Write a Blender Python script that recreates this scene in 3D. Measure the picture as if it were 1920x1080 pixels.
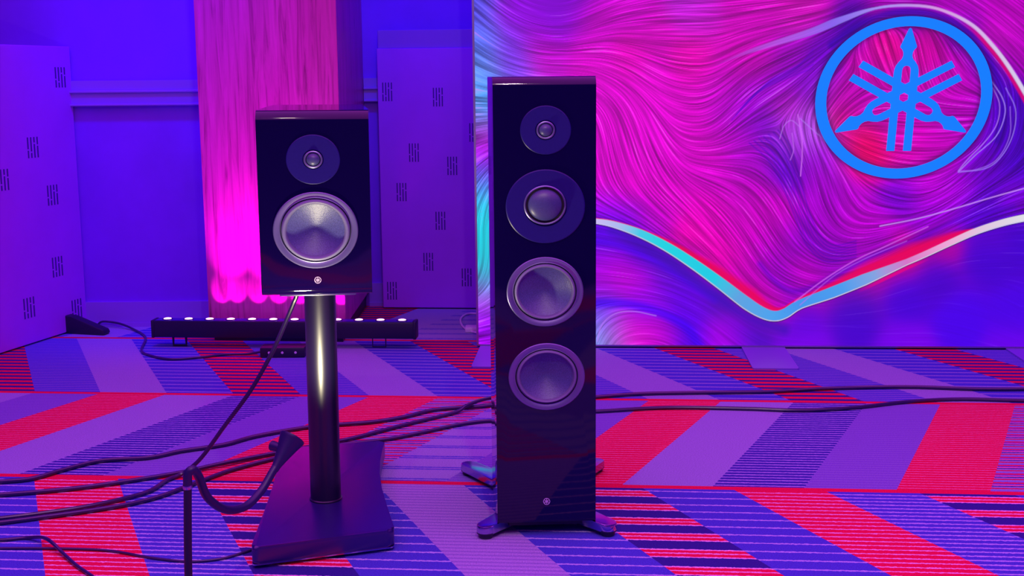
import bpy, bmesh, math, random
import numpy as np
from mathutils import Vector, Matrix

# ------------------------------------------------------------------ camera, world, lights, exposure
S = bpy.context.scene
for o in list(bpy.data.objects):
    bpy.data.objects.remove(o)
COL = S.collection
S.view_settings.view_transform = 'Standard'
S.view_settings.look = 'None'
S.view_settings.gamma = 1.0
S.view_settings.use_curve_mapping = False
S.view_settings.exposure = 0.0

PITCH, ROLL = math.radians(9.38), math.radians(0.55)
cam = bpy.data.cameras.new('camera')
cam.sensor_width = 36.0
cam.lens = 2390.0 / 1920.0 * 36.0
cam.clip_start = 0.05
camo = bpy.data.objects.new('camera', cam)
COL.objects.link(camo)
fwd = Vector((0, math.cos(PITCH), -math.sin(PITCH)))
r0, u0 = Vector((1, 0, 0)), Vector((0, math.sin(PITCH), math.cos(PITCH)))
rt = r0 * math.cos(ROLL) - u0 * math.sin(ROLL)
up = r0 * math.sin(ROLL) + u0 * math.cos(ROLL)
m3 = Matrix((rt, up, -fwd)).transposed()
camo.matrix_world = Matrix.Translation((0, 0, 1.04)) @ m3.to_4x4()
S.camera = camo

W = bpy.data.worlds.new('world')
S.world = W
W.use_nodes = True
W.node_tree.nodes['Background'].inputs[0].default_value = (0.08, 0.004, 0.62, 1)
W.node_tree.nodes['Background'].inputs[1].default_value = 0.36


def aim(o, loc, target):
    o.location = loc
    o.rotation_euler = (Vector(target) - Vector(loc)).to_track_quat('-Z', 'Y').to_euler()


def area(name, loc, target, size, power, col, sizey=None, spread=180):
    l = bpy.data.lights.new(name, 'AREA')
    l.energy = power
    l.color = col
    l.size = size
    if sizey:
        l.shape = 'RECTANGLE'
        l.size_y = sizey
    l.spread = math.radians(spread)
    o = bpy.data.objects.new(name, l)
    COL.objects.link(o)
    aim(o, loc, target)
    return o


def spot(name, loc, target, power, col, angle, blend=0.5, radius=0.03):
    l = bpy.data.lights.new(name, 'SPOT')
    l.energy = power
    l.color = col
    l.spot_size = math.radians(angle)
    l.spot_blend = blend
    l.shadow_soft_size = radius
    o = bpy.data.objects.new(name, l)
    COL.objects.link(o)
    aim(o, loc, target)
    return o


# added unseen violet fill above the carpet, blue wall washers, two small white downlights behind the viewer
area('overhead_fill_light', (0.4, 1.6, 3.1), (0.4, 1.6, 0), 7.0, 180, (0.86, 0.085, 0.98), 6.0, 150)
spot('blue_wall_washer', (-1.30, 4.55, 2.75), (-1.45, 5.38, 1.10), 190, (0.005, 0.0, 1.0), 58, 1.0, 0.08)
spot('blue_wall_washer', (-0.42, 4.75, 2.75), (-0.45, 5.78, 1.35), 130, (0.005, 0.0, 1.0), 50, 1.0, 0.08)
area('white_downlight', (-0.42, 0.9, 2.6), (-0.3, 2.8, 0.7), 0.07, 5, (1.0, 0.86, 0.62))
area('white_downlight', (0.22, 0.85, 2.62), (0.9, 2.9, 0.2), 0.07, 11, (1.0, 0.80, 0.72))


# ------------------------------------------------------------------ helpers
def srgb(r, g, b):
    def f(c):
        c = c / 255.0
        return c / 12.92 if c <= 0.04045 else ((c + 0.055) / 1.055) ** 2.4
    return (f(r), f(g), f(b), 1.0)


def mat(name, col, rough=0.5, metal=0.0, spec=0.5, coat=0.0, noise=0.0, nscale=30.0, bump=0.0, emit=None, estr=0.0):
    m = bpy.data.materials.new(name)
    m.use_nodes = True
    nt = m.node_tree
    b = nt.nodes['Principled BSDF']
    c = tuple(col[:3]) + (1.0,)
    b.inputs['Base Color'].default_value = c
    b.inputs['Roughness'].default_value = rough
    b.inputs['Metallic'].default_value = metal
    b.inputs['Specular IOR Level'].default_value = spec
    b.inputs['Coat Weight'].default_value = coat
    b.inputs['Coat Roughness'].default_value = 0.02
    if emit:
        b.inputs['Emission Color'].default_value = tuple(emit[:3]) + (1.0,)
        b.inputs['Emission Strength'].default_value = estr
    if noise > 0 or bump > 0:
        tc = nt.nodes.new('ShaderNodeTexCoord')
        n = nt.nodes.new('ShaderNodeTexNoise')
        n.inputs['Scale'].default_value = nscale
        n.inputs['Detail'].default_value = 5
        nt.links.new(tc.outputs['Object'], n.inputs['Vector'])
        if noise > 0:
            r = nt.nodes.new('ShaderNodeValToRGB')
            r.color_ramp.elements[0].position = 0.3
            r.color_ramp.elements[1].position = 0.7
            r.color_ramp.elements[0].color = tuple(x * (1 - noise) for x in c[:3]) + (1,)
            r.color_ramp.elements[1].color = tuple(min(1, x * (1 + noise)) for x in c[:3]) + (1,)
            nt.links.new(n.outputs['Fac'], r.inputs['Fac'])
            nt.links.new(r.outputs['Color'], b.inputs['Base Color'])
        if bump > 0:
            bp = nt.nodes.new('ShaderNodeBump')
            bp.inputs['Strength'].default_value = bump
            bp.inputs['Distance'].default_value = 0.002
            nt.links.new(n.outputs['Fac'], bp.inputs['Height'])
            nt.links.new(bp.outputs['Normal'], b.inputs['Normal'])
    return m


def obj(name, me, material=None, parent=None, smooth=True, angle=32):
    if isinstance(me, bmesh.types.BMesh):
        d = bpy.data.meshes.new(name)
        bmesh.ops.recalc_face_normals(me, faces=me.faces)
        me.to_mesh(d)
        me.free()
        me = d
        if smooth:
            me.polygons.foreach_set('use_smooth', [True] * len(me.polygons))
            me.set_sharp_from_angle(angle=math.radians(angle))
    o = bpy.data.objects.new(name, me)
    COL.objects.link(o)
    if material is not None and len(me.materials) == 0:
        me.materials.append(material)
    if parent is not None:
        o.parent = parent
    return o


def thing(name, label, cat, loc=(0, 0, 0), rot=None, group=None):
    o = bpy.data.objects.new(name, None)
    COL.objects.link(o)
    o.empty_display_size = 0.1
    if rot is not None:
        o.matrix_world = Matrix.Translation(loc) @ rot.to_4x4()
    else:
        o.location = loc
    tag(o, label, cat, group)
    return o


def tag(o, label, cat, group=None):
    o['label'] = label
    o['category'] = cat
    if group:
        o['group'] = group
    return o


def struct(o, label=None):
    o['kind'] = 'structure'
    if label:
        o['label'] = label
    return o


def box(bm, x0, x1, y0, y1, z0, z1, bevel=0.0, seg=2):
    r = bmesh.ops.create_cube(bm, size=1.0)
    vs = r['verts']
    for v in vs:
        v.co = Vector((x0 + (v.co.x + .5) * (x1 - x0), y0 + (v.co.y + .5) * (y1 - y0), z0 + (v.co.z + .5) * (z1 - z0)))
    if bevel > 0:
        es = list({e for v in vs for e in v.link_edges})
        bmesh.ops.bevel(bm, geom=es, offset=bevel, segments=seg, affect='EDGES', profile=0.5)
    return bm


def newbox(*a, **k):
    return box(bmesh.new(), *a, **k)


def prism(bm, pts, z0, z1, bevel=0.0, seg=3):
    """vertical prism over an xy outline"""
    lo = [bm.verts.new((p[0], p[1], z0)) for p in pts]
    hi = [bm.verts.new((p[0], p[1], z1)) for p in pts]
    n = len(pts)
    top = bm.faces.new(hi)
    bot = bm.faces.new(lo[::-1])
    for i in range(n):
        bm.faces.new((lo[i], lo[(i + 1) % n], hi[(i + 1) % n], hi[i]))
    if bevel > 0:
        es = list(top.edges) + list(bot.edges)
        bmesh.ops.bevel(bm, geom=es, offset=bevel, segments=seg, affect='EDGES', profile=0.5)
    return bm


def lathe(bm, prof, cx, cz, y, zs=1.0, n=72):
    """revolve (radius, depth) about an axis along y; depth<0 is towards the viewer; zs squashes height"""
    rings = []
    for r, d in prof:
        if r < 1e-6:
            rings.append([bm.verts.new((cx, y + d, cz))])
        else:
            rings.append([bm.verts.new((cx + r * math.cos(2 * math.pi * i / n), y + d, cz + zs * r * math.sin(2 * math.pi * i / n))) for i in range(n)])
    for a, b in zip(rings[:-1], rings[1:]):
        if len(a) == 1 and len(b) == 1:
            continue
        for i in range(n):
            j = (i + 1) % n
            if len(a) == 1:
                bm.faces.new((a[0], b[i], b[j]))
            elif len(b) == 1:
                bm.faces.new((a[i], b[0], a[j]))
            else:
                bm.faces.new((a[i], b[i], b[j], a[j]))
    return bm


def zlathe(bm, prof, cx, cy, n=32):
    rings = []
    for r, z in prof:
        if r < 1e-6:
            rings.append([bm.verts.new((cx, cy, z))])
        else:
            rings.append([bm.verts.new((cx + r * math.cos(2 * math.pi * i / n), cy + r * math.sin(2 * math.pi * i / n), z)) for i in range(n)])
    for a, b in zip(rings[:-1], rings[1:]):
        for i in range(n):
            j = (i + 1) % n
            if len(a) == 1 and len(b) > 1:
                bm.faces.new((a[0], b[i], b[j]))
            elif len(b) == 1 and len(a) > 1:
                bm.faces.new((a[i], b[0], a[j]))
            elif len(a) > 1:
                bm.faces.new((a[i], b[i], b[j], a[j]))
    return bm


def catmull(pts, per=8):
    P = [Vector(p) for p in pts]
    P = [P[0] * 2 - P[1]] + P + [P[-1] * 2 - P[-2]]
    out = []
    for i in range(1, len(P) - 2):
        a, b, c, d = P[i - 1], P[i], P[i + 1], P[i + 2]
        for k in range(per):
            t = k / per
            out.append(0.5 * ((2 * b) + (c - a) * t + (2 * a - 5 * b + 4 * c - d) * t * t + (3 * b - a - 3 * c + d) * t ** 3))
    out.append(P[-2])
    return out


def tube(bm, pts, radii, n=12, per=8, smooth=True):
    path = catmull(pts, per) if smooth else [Vector(p) for p in pts]
    m = len(path)
    if not hasattr(radii, '__len__'):
        radii = [radii, radii]
    rs = np.interp(np.linspace(0, 1, m), np.linspace(0, 1, len(radii)), radii)
    t0 = (path[1] - path[0]).normalized()
    nrm = t0.orthogonal().normalized()
    rings = []
    for i, p in enumerate(path):
        t = (path[min(i + 1, m - 1)] - path[max(i - 1, 0)]).normalized()
        nrm = (nrm - t * nrm.dot(t)).normalized()
        bi = t.cross(nrm)
        rings.append([bm.verts.new(p + (nrm * math.cos(2 * math.pi * k / n) + bi * math.sin(2 * math.pi * k / n)) * rs[i]) for k in range(n)])
    for a, b in zip(rings[:-1], rings[1:]):
        for k in range(n):
            bm.faces.new((a[k], a[(k + 1) % n], b[(k + 1) % n], b[k]))
    bm.faces.new(rings[0][::-1])
    bm.faces.new(rings[-1])
    return bm


# ------------------------------------------------------------------ materials
M = {}  # black finishes hold the room's blue light in their base colour
M['wall'] = mat('painted wall', (0.23, 0.02, 0.80), 0.6, noise=0.05, nscale=6, bump=0.05)
M['trim'] = mat('painted trim', (0.30, 0.12, 0.70), 0.4)
M['panel'] = mat('lavender laminate board', (0.46, 0.06, 0.90), 0.45, noise=0.04, nscale=5)
M['slot'] = mat('dark slot', (0.05, 0.01, 0.26), 0.8)
M['piano'] = mat('piano black lacquer', (0.0035, 0.0010, 0.036), 0.05, spec=0.5)  # black lacquer with the blue light cast mixed into its colour
M['satin'] = mat('satin black aluminium', (0.010, 0.005, 0.15), 0.42, spec=0.5, noise=0.05, nscale=200)  # black plates, navy from blue light put into the colour
M['ringmetal'] = mat('brushed dark aluminium', (0.24, 0.23, 0.42), 0.38, metal=0.7)
M['rubber'] = mat('grey rubber surround', (0.19, 0.18, 0.32), 0.42, spec=0.5)
M['cone'] = mat('woven grey cone', (0.085, 0.095, 0.27), 0.40, spec=0.6, noise=0.25, nscale=420, bump=0.25)
M['dome'] = mat('grey fabric dome', (0.06, 0.07, 0.20), 0.40, spec=0.6, noise=0.15, nscale=500)
M['gap'] = mat('shadow gap black', (0.004, 0.003, 0.01), 0.7)
M['silver'] = mat('pale metal badge', (0.80, 0.66, 0.86), 0.35, metal=0.2)
M['stand'] = mat('powder coated metal', (0.016, 0.004, 0.12), 0.30, spec=1.0, noise=0.04, nscale=300)  # black metal, blue-violet from room light put into the colour
M['column'] = mat('black steel tube', (0.006, 0.004, 0.030), 0.36, spec=0.8)
M['chrome'] = mat('dark polished metal', (0.42, 0.36, 0.62), 0.20, metal=1.0)
M['blackplastic'] = mat('black plastic', (0.010, 0.008, 0.040), 0.45)
M['lampblack'] = mat('soft black rubber', (0.016, 0.010, 0.085), 0.42, spec=0.5)
M['cable'] = mat('black cable sleeve', (0.026, 0.013, 0.085), 0.32, spec=0.8, noise=0.3, nscale=400)
M['whitecable'] = mat('white cable', (0.75, 0.68, 0.85), 0.4)
M['frame'] = mat('brushed aluminium frame', (0.45, 0.40, 0.60), 0.35, metal=0.9)
M['footplate'] = mat('pale lacquered steel plate', (0.24, 0.13, 0.62), 0.35, spec=0.5)
M['ledglass'] = mat('lit led lens', (0.9, 0.5, 0.9), 0.1, emit=(1.0, 0.42, 0.85), estr=2.6)
M['ledtop'] = mat('blue acrylic cover', (0.03, 0.01, 0.35), 0.3)
M['emblem'] = mat('azure acrylic emblem', srgb(10, 120, 235), 0.4, emit=srgb(2, 126, 240), estr=0.92)
M['lampglass'] = mat('warm lamp glass', (0.9, 0.85, 0.7), 0.2, emit=(1.0, 0.88, 0.66), estr=4.0)


def wood_material():
    m = bpy.data.materials.new('reddish wood laminate')
    m.use_nodes = True
    nt = m.node_tree
    b = nt.nodes['Principled BSDF']
    tc = nt.nodes.new('ShaderNodeTexCoord')
    mp = nt.nodes.new('ShaderNodeMapping')
    mp.inputs['Scale'].default_value = (26, 26, 1.3)
    nt.links.new(tc.outputs['Object'], mp.inputs['Vector'])
    n1 = nt.nodes.new('ShaderNodeTexNoise')
    n1.inputs['Scale'].default_value = 1.6
    n1.inputs['Detail'].default_value = 8
    n1.inputs['Roughness'].default_value = 0.62
    n1.inputs['Distortion'].default_value = 1.1
    nt.links.new(mp.outputs['Vector'], n1.inputs['Vector'])
    r = nt.nodes.new('ShaderNodeValToRGB')
    e = r.color_ramp.elements
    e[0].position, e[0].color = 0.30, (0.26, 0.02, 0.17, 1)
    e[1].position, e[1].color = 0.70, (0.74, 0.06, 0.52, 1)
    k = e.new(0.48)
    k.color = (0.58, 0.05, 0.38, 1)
    nt.links.new(n1.outputs['Fac'], r.inputs['Fac'])
    # small dark knots
    mp2 = nt.nodes.new('ShaderNodeMapping')
    mp2.inputs['Scale'].default_value = (9, 9, 2.6)
    nt.links.new(tc.outputs['Object'], mp2.inputs['Vector'])
    v = nt.nodes.new('ShaderNodeTexVoronoi')
    v.inputs['Scale'].default_value = 1.0
    nt.links.new(mp2.outputs['Vector'], v.inputs['Vector'])
    r2 = nt.nodes.new('ShaderNodeValToRGB')
    r2.color_ramp.elements[0].position, r2.color_ramp.elements[0].color = 0.03, (0.25, 0.2, 0.3, 1)
    r2.color_ramp.elements[1].position, r2.color_ramp.elements[1].color = 0.10, (1, 1, 1, 1)
    nt.links.new(v.outputs['Distance'], r2.inputs['Fac'])
    mx = nt.nodes.new('ShaderNodeMix')
    mx.data_type = 'RGBA'
    mx.blend_type = 'MULTIPLY'
    mx.inputs[0].default_value = 1.0
    nt.links.new(r.outputs['Color'], mx.inputs[6])
    nt.links.new(r2.outputs['Color'], mx.inputs[7])
    nt.links.new(mx.outputs[2], b.inputs['Base Color'])
    b.inputs['Roughness'].default_value = 0.35
    return m


M['wood'] = wood_material()

# ------------------------------------------------------------------ carpet: woven parallelograms with striped fills
SKEW = 0.088            # the carpet rows run slightly askew of the world x axis
RED = (0.84, 0.003, 0.062)
DRED = (0.62, 0.002, 0.075)
PINK = (0.95, 0.55, 0.78)
LIL = (0.34, 0.36, 0.60)
LIL2 = (0.25, 0.22, 0.56)
BLUE = (0.070, 0.075, 0.56)
NAVY = (0.034, 0.020, 0.25)
LLINE = (0.50, 0.50, 0.80)


def carpet(name, period, stops, wob=0.004):
    m = bpy.data.materials.new(name)
    m.use_nodes = True
    nt = m.node_tree
    b = nt.nodes['Principled BSDF']
    b.inputs['Roughness'].default_value = 0.9
    b.inputs['Specular IOR Level'].default_value = 0.15
    tc = nt.nodes.new('ShaderNodeTexCoord')
    n = nt.nodes.new('ShaderNodeTexNoise')
    n.inputs['Scale'].default_value = 110
    n.inputs['Detail'].default_value = 3
    nt.links.new(tc.outputs['Object'], n.inputs['Vector'])
    d = nt.nodes.new('ShaderNodeVectorMath')
    d.operation = 'DOT_PRODUCT'
    d.inputs[1].default_value = (SKEW, 1, 0)
    nt.links.new(tc.outputs['Object'], d.inputs[0])
    w = nt.nodes.new('ShaderNodeMath')
    w.operation = 'MULTIPLY_ADD'
    nt.links.new(n.outputs['Fac'], w.inputs[0])
    w.inputs[1].default_value = wob
    nt.links.new(d.outputs['Value'], w.inputs[2])
    q = nt.nodes.new('ShaderNodeMath')
    q.operation = 'DIVIDE'
    nt.links.new(w.outputs[0], q.inputs[0])
    q.inputs[1].default_value = period
    fr = nt.nodes.new('ShaderNodeMath')
    fr.operation = 'FRACT'
    nt.links.new(q.outputs[0], fr.inputs[0])
    r = nt.nodes.new('ShaderNodeValToRGB')
    r.color_ramp.interpolation = 'CONSTANT'
    e = r.color_ramp.elements
    for i, (p, c) in enumerate(stops):
        if i < 2:
            el = e[i]
            el.position = p
        else:
            el = e.new(p)
        el.color = c + (1,)
    if len(stops) == 1:
        e[1].position = 1.0
        e[1].color = stops[0][1] + (1,)
    nt.links.new(fr.outputs[0], r.inputs['Fac'])
    # wool speckle
    n2 = nt.nodes.new('ShaderNodeTexNoise')
    n2.inputs['Scale'].default_value = 330
    n2.inputs['Detail'].default_value = 2
    nt.links.new(tc.outputs['Object'], n2.inputs['Vector'])
    r2 = nt.nodes.new('ShaderNodeValToRGB')
    r2.color_ramp.elements[0].position, r2.color_ramp.elements[0].color = 0.25, (0.62, 0.62, 0.62, 1)
    r2.color_ramp.elements[1].position, r2.color_ramp.elements[1].color = 0.75, (1.25, 1.25, 1.25, 1)
    nt.links.new(n2.outputs['Fac'], r2.inputs['Fac'])
    mx = nt.nodes.new('ShaderNodeMix')
    mx.data_type = 'RGBA'
    mx.blend_type = 'MULTIPLY'
    mx.inputs[0].default_value = 0.8
    nt.links.new(r.outputs['Color'], mx.inputs[6])
    nt.links.new(r2.outputs['Color'], mx.inputs[7])
    nt.links.new(mx.outputs[2], b.inputs['Base Color'])
    bp = nt.nodes.new('ShaderNodeBump')
    bp.inputs['Strength'].default_value = 0.35
    bp.inputs['Distance'].default_value = 0.003
    nt.links.new(n2.outputs['Fac'], bp.inputs['Height'])
    nt.links.new(bp.outputs['Normal'], b.inputs['Normal'])
    return m


CM = {
    'redline': carpet('carpet red border', 0.1, [(0, RED)]),
    'A_red': carpet('carpet red and navy bars', 0.0508, [(0, RED), (0.52, NAVY)], 0.002),
    'A_fine': carpet('carpet fine blue rib', 0.0254, [(0, BLUE), (0.60, LIL2)], 0.003),
    'A_lil': carpet('carpet lilac', 0.0127, [(0, LIL), (0.75, LIL2)], 0.003),
    'A_blue': carpet('carpet blue with lilac lines', 0.0508, [(0, BLUE), (0.80, LIL)], 0.004),
    'B_red': carpet('carpet red with pink rib', 0.0203, [(0, RED), (0.78, (0.88, 0.22, 0.36))], 0.007),
    'B_lil': carpet('carpet plain lilac', 0.0127, [(0, LIL), (0.80, (0.33, 0.28, 0.68))], 0.003),
    'B_navy': carpet('carpet navy with lilac rib', 0.0229, [(0, (0.045, 0.035, 0.36)), (0.70, (0.44, 0.42, 0.74))], 0.007),
    'B_strip': carpet('carpet violet rib', 0.0203, [(0, LIL2), (0.55, (0.20, 0.14, 0.56))], 0.003),
    'B_multi': carpet('carpet lilac red navy ribs', 0.0762, [(0, LIL), (0.14, DRED), (0.27, LIL), (0.40, NAVY), (0.50, (0.8, 0.2, 0.4)), (0.64, BLUE), (0.74, RED), (0.88, LIL2)], 0.007),
    'B_double': carpet('carpet lilac with double navy lines', 0.1016, [(0, LIL), (0.40, BLUE), (0.48, LIL), (0.56, BLUE), (0.64, LIL)], 0.007),
    'C_red': carpet('carpet red with pink lines', 0.0254, [(0, RED), (0.80, PINK)], 0.010),
    'C_fine': carpet('carpet blue with lilac ribs', 0.0254, [(0, BLUE), (0.74, LLINE)], 0.010),
    'C_blue': carpet('carpet blue with thin lilac lines', 0.0508, [(0, BLUE), (0.86, LLINE)], 0.010),
    'C_bar': carpet('carpet navy and red bars', 0.1016, [(0, NAVY), (0.50, PINK), (0.56, RED), (0.72, PINK), (0.78, RED), (0.93, PINK)], 0.010),
    'C_lil': carpet('carpet dusty lilac rib', 0.0203, [(0, (0.42, 0.36, 0.66)), (0.60, (0.30, 0.24, 0.58))], 0.004),
}


def build_floor():
    names = list(CM)
    lines = [6.2, 4.99, 4.075, 3.175, 2.265, 1.35, 0.44, -0.47]
    seqA = ['A_red', 'A_fine', 'A_lil', 'A_blue']
    # (k0 edge, list) for rows between consecutive lines
    Btab = {-8: 'B_lil', -7: 'B_strip', -6: 'B_red', -5: 'B_lil', -4: 'B_navy', -3: 'B_strip', -2: 'B_red', -1: 'B_multi', 0: 'B_double', 1: 'B_strip',
            2: 'B_red', 3: 'B_lil', 4: 'B_navy', 5: 'B_strip', 6: 'B_red', 7: 'B_multi', 8: 'B_double', 9: 'B_strip'}
    Ctab = {-6: 'C_blue', -5: 'C_red', -4: 'C_fine', -3: 'C_bar', -2: 'C_blue', -1: 'C_lil', 0: 'C_blue', 1: 'C_bar', 2: 'C_blue', 3: 'C_red', 4: 'C_fine', 5: 'C_bar', 6: 'C_blue'}
    Ztab = {-4: 'A_red', -3: 'B_lil', -2: 'B_double', -1: 'B_double', -5: 'A_red', -6: 'A_red'}

    def typ(row, k):
        if row == 0:
            return Ztab.get(k, seqA[(k + 6) % 4])
        if row in (1, 5):
            return seqA[k % 4]
        if row in (2, 4, 6):
            return Btab.get(k, ['B_red', 'B_lil', 'B_navy', 'B_strip'][(k + 2) % 4])
        return Ctab.get(k, ['C_blue', 'C_bar', 'C_blue', 'C_red'][k % 4])
    verts, faces, mi = [], [], []

    def quad(a, b, c, d, nm):
        i = len(verts)
        verts.extend([a, b, c, d])
        faces.append((i, i + 1, i + 2, i + 3))
        mi.append(names.index(nm))
    hw = 0.013
    for row in range(len(lines) - 1):
        y1, y0 = lines[row] - hw, lines[row + 1] + hw
        # offset of band edges on the far (t) and near (b) line
        xt, xb = {0: (0.39 * 1.2, 0.0), 1: (-0.39, 0.0), 2: (0.0, -0.39), 3: (-0.11, 0.26), 4: (0.26, -0.13), 5: (-0.13, 0.26), 6: (0.26, -0.13)}[row]
        base = -0.02
        for k in range(-14, 15):
            e0, e1 = base + 0.23 * k, base + 0.23 * (k + 1)
            pts = []
            for e, dx, yy in ((e0, xb, y0), (e1, xb, y0), (e1, xt, y1), (e0, xt, y1)):
                X = e + dx
                pts.append((X, yy - SKEW * X, 0.0))
            quad(*pts, typ(row, k))
    for L in lines[:-1]:
        quad((-3.4, L - hw + SKEW * 3.4, 0), (3.4, L - hw - SKEW * 3.4, 0), (3.4, L + hw - SKEW * 3.4, 0), (-3.4, L + hw + SKEW * 3.4, 0), 'redline')
    me = bpy.data.meshes.new('floor')
    me.from_pydata(verts, [], faces)
    for n in names:
        me.materials.append(CM[n])
    me.polygons.foreach_set('material_index', mi)
    me.update()
    struct(obj('floor', me), 'patterned carpet of red, lilac and blue striped chevrons')


build_floor()

# ------------------------------------------------------------------ walls, trims, pillar
struct(obj('wall_back', newbox(-3.4, -1.18, 5.385, 5.50, 0, 2.9), M['wall'], smooth=False), 'blue lit painted wall beside the wood pillar')
struct(obj('wall_right', newbox(-0.70, 3.6, 5.83, 5.95, 0, 2.9), M['wall'], smooth=False), 'blue lit painted wall behind the lit backdrop')


def rail(name, x0, x1, y, parent_label):
    bm = bmesh.new()
    box(bm, x0, x1, y - 0.016, y, 1.003, 1.043)
    box(bm, x0, x1, y - 0.030, y, 0.992, 1.003, 0.003)
    box(bm, x0, x1, y - 0.020, y, 0.948, 0.992)
    box(bm, x0, x1, y - 0.030, y, 0.938, 0.948, 0.003)
    return struct(obj(name, bm, M['trim'], smooth=False), parent_label)


rail('trim_1', -3.4, -1.21, 5.385, 'chair rail moulding on the wall left of the pillar')
rail('trim_2', -0.66, 3.6, 5.83, 'chair rail moulding on the wall right of the pillar')
for nm, x0, x1, y in (('baseboard_back', -3.4, -1.21, 5.385), ('baseboard_right', -0.66, 3.6, 5.83)):
    bm = bmesh.new()
    box(bm, x0, x1, y - 0.012, y, 0, 0.108)
    box(bm, x0, x1, y - 0.018, y, 0, 0.018)
    struct(obj(nm, bm, M['trim'], smooth=False), 'painted baseboard along the carpet')

pil = thing('wood_pillar', 'square pillar clad in reddish wood grain, lit magenta from below', 'pillar', (-0.94, 5.02, 0))
PL = [(-1.222, 5.052), (-0.664, 4.992), (-0.662, 5.828), (-1.222, 5.828)]
bm = prism(bmesh.new(), [(x + 0.94, y - 5.02) for x, y in PL], 0.07, 2.9)
obj('wood_cladding', bm, M['wood'], pil, smooth=False)
bm = prism(bmesh.new(), [(PL[0][0] + 0.955, 0.045), (PL[1][0] + 0.925, -0.012), (PL[2][0] + 0.925, 0.80), (PL[3][0] + 0.955, 0.80)], 0, 0.07)
obj('plinth', bm, M['blackplastic'], pil, smooth=False)


# ------------------------------------------------------------------ perforated panels
def slot_cluster(name, w, h, parent, x, z):
    """four columns of slender slots, each column broken once"""
    bm = bmesh.new()
    sw = w * 0.115
    for i, gap in enumerate((0.40, 0.28, 0.70, 0.60)):
        cx = -w / 2 + sw / 2 + i * (w - sw) / 3
        for a, b in ((0, gap - 0.035), (gap + 0.035, 1)):
            box(bm, x + cx - sw / 2, x + cx + sw / 2, -0.0008, 0.003, z - h / 2 + a * h, z - h / 2 + b * h)
    return obj(name, bm, M['slot'], parent, smooth=False)


def frame_rot(dx, dy):
    """local x along (dx,dy), local y pointing away from the viewer side"""
    d = Vector((dx, dy, 0)).normalized()
    return Matrix((d, Vector((-d.y, d.x, 0)), Vector((0, 0, 1)))).transposed()


pr = thing('acoustic_panel', 'freestanding lavender board with slot clusters behind the lit backdrop edge', 'panel', (-0.59, 5.746, 0), frame_rot(0.426, -0.036), 'slotted acoustic boards')
bm = newbox(0, 0.75, 0, 0.03, 0.006, 1.172, 0.002, 1)
obj('board', bm, M['panel'], pr, smooth=False)
bm = newbox(0.004, 0.75, 0.008, 0.03, 1.172, 1.252, 0.002, 1)
obj('header_rail', bm, M['trim'], pr, smooth=False)
for x in (0.08, 0.67):
    obj('floor_glide', newbox(x - 0.03, x + 0.03, 0.004, 0.026, 0, 0.006), M['blackplastic'], pr, smooth=False)
for x, z in ((0.27, 0.957), (0.157, 0.712), (0.329, 0.652), (0.097, 0.535), (0.271, 0.405), (0.212, 0.218), (0.386, 0.147), (0.042, 0.084), (0.043, 0.982), (0.43, 0.80)):
    slot_cluster('slot_cluster', 0.044, 0.082, pr, x, z)

pl_ = thing('acoustic_panel', 'freestanding lavender slotted board angled by the wall, held by a black clip foot', 'panel', (-1.824, 5.375, 0), frame_rot(0.16, 0.56), 'slotted acoustic boards')
obj('board', newbox(-1.30, 0, 0, 0.03, 0.006, 1.183, 0.002, 1), M['panel'], pl_, smooth=False)
for x in (-1.2, -0.12):
    obj('floor_glide', newbox(x - 0.03, x + 0.03, 0.004, 0.026, 0, 0.006), M['blackplastic'], pl_, smooth=False)
for x, z in ((-0.076, 1.058), (-0.285, 0.783), (-0.481, 0.669), (-0.179, 0.584), (-0.179, 0.288), (-0.379, 0.151), (-0.067, 0.091), (-0.60, 0.90), (-0.70, 0.42), (-0.85, 0.75)):
    slot_cluster('slot_cluster', 0.068, 0.082, pl_, x, z)
# wedge foot that clips the board upright
bm = bmesh.new()
prof = [(0.004, 0.0), (-0.175, 0.0), (-0.182, 0.010), (-0.175, 0.024), (-0.030, 0.072), (0.004, 0.078)]
a = [bm.verts.new((-0.150, y, z)) for y, z in prof]
b = [bm.verts.new((-0.105, y, z)) for y, z in prof]
bm.faces.new(a)
bm.faces.new(b[::-1])
for i in range(len(prof)):
    j = (i + 1) % len(prof)
    bm.faces.new((a[i], a[j], b[j], b[i]))
bmesh.ops.bevel(bm, geom=list(bm.edges), offset=0.004, segments=2, affect='EDGES', profile=0.5)
obj('clip_foot', bm, M['blackplastic'], pl_)

# ------------------------------------------------------------------ lit fabric backdrop
PSI = math.atan(0.069)
bd = thing('backdrop_display', 'large backlit fabric wall printed with magenta and blue flowing strands', 'backdrop', (-0.132, 4.884, 0),
           Matrix.Rotation(-PSI, 3, 'Z'))
BW, BH, BZ = 3.0, 2.25, 0.012
HM = np.array([[464.95335, -35.904264, 897.81588], [-6.5654739, -490.34647, 650.84636], [-0.013615325, -0.032673441, 1.0]])
HI = np.linalg.inv(HM)


def to_print(u, z):
    w = HM[2, 0] * u + HM[2, 1] * z + 1
    return (HM[0, 0] * u + HM[0, 1] * z + HM[0, 2]) / w, (HM[1, 0] * u + HM[1, 1] * z + HM[1, 2]) / w


def from_print(x, y):
    v = HI @ np.array([x, y, 1.0])
    return v[0] / v[2], v[1] / v[2]


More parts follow.
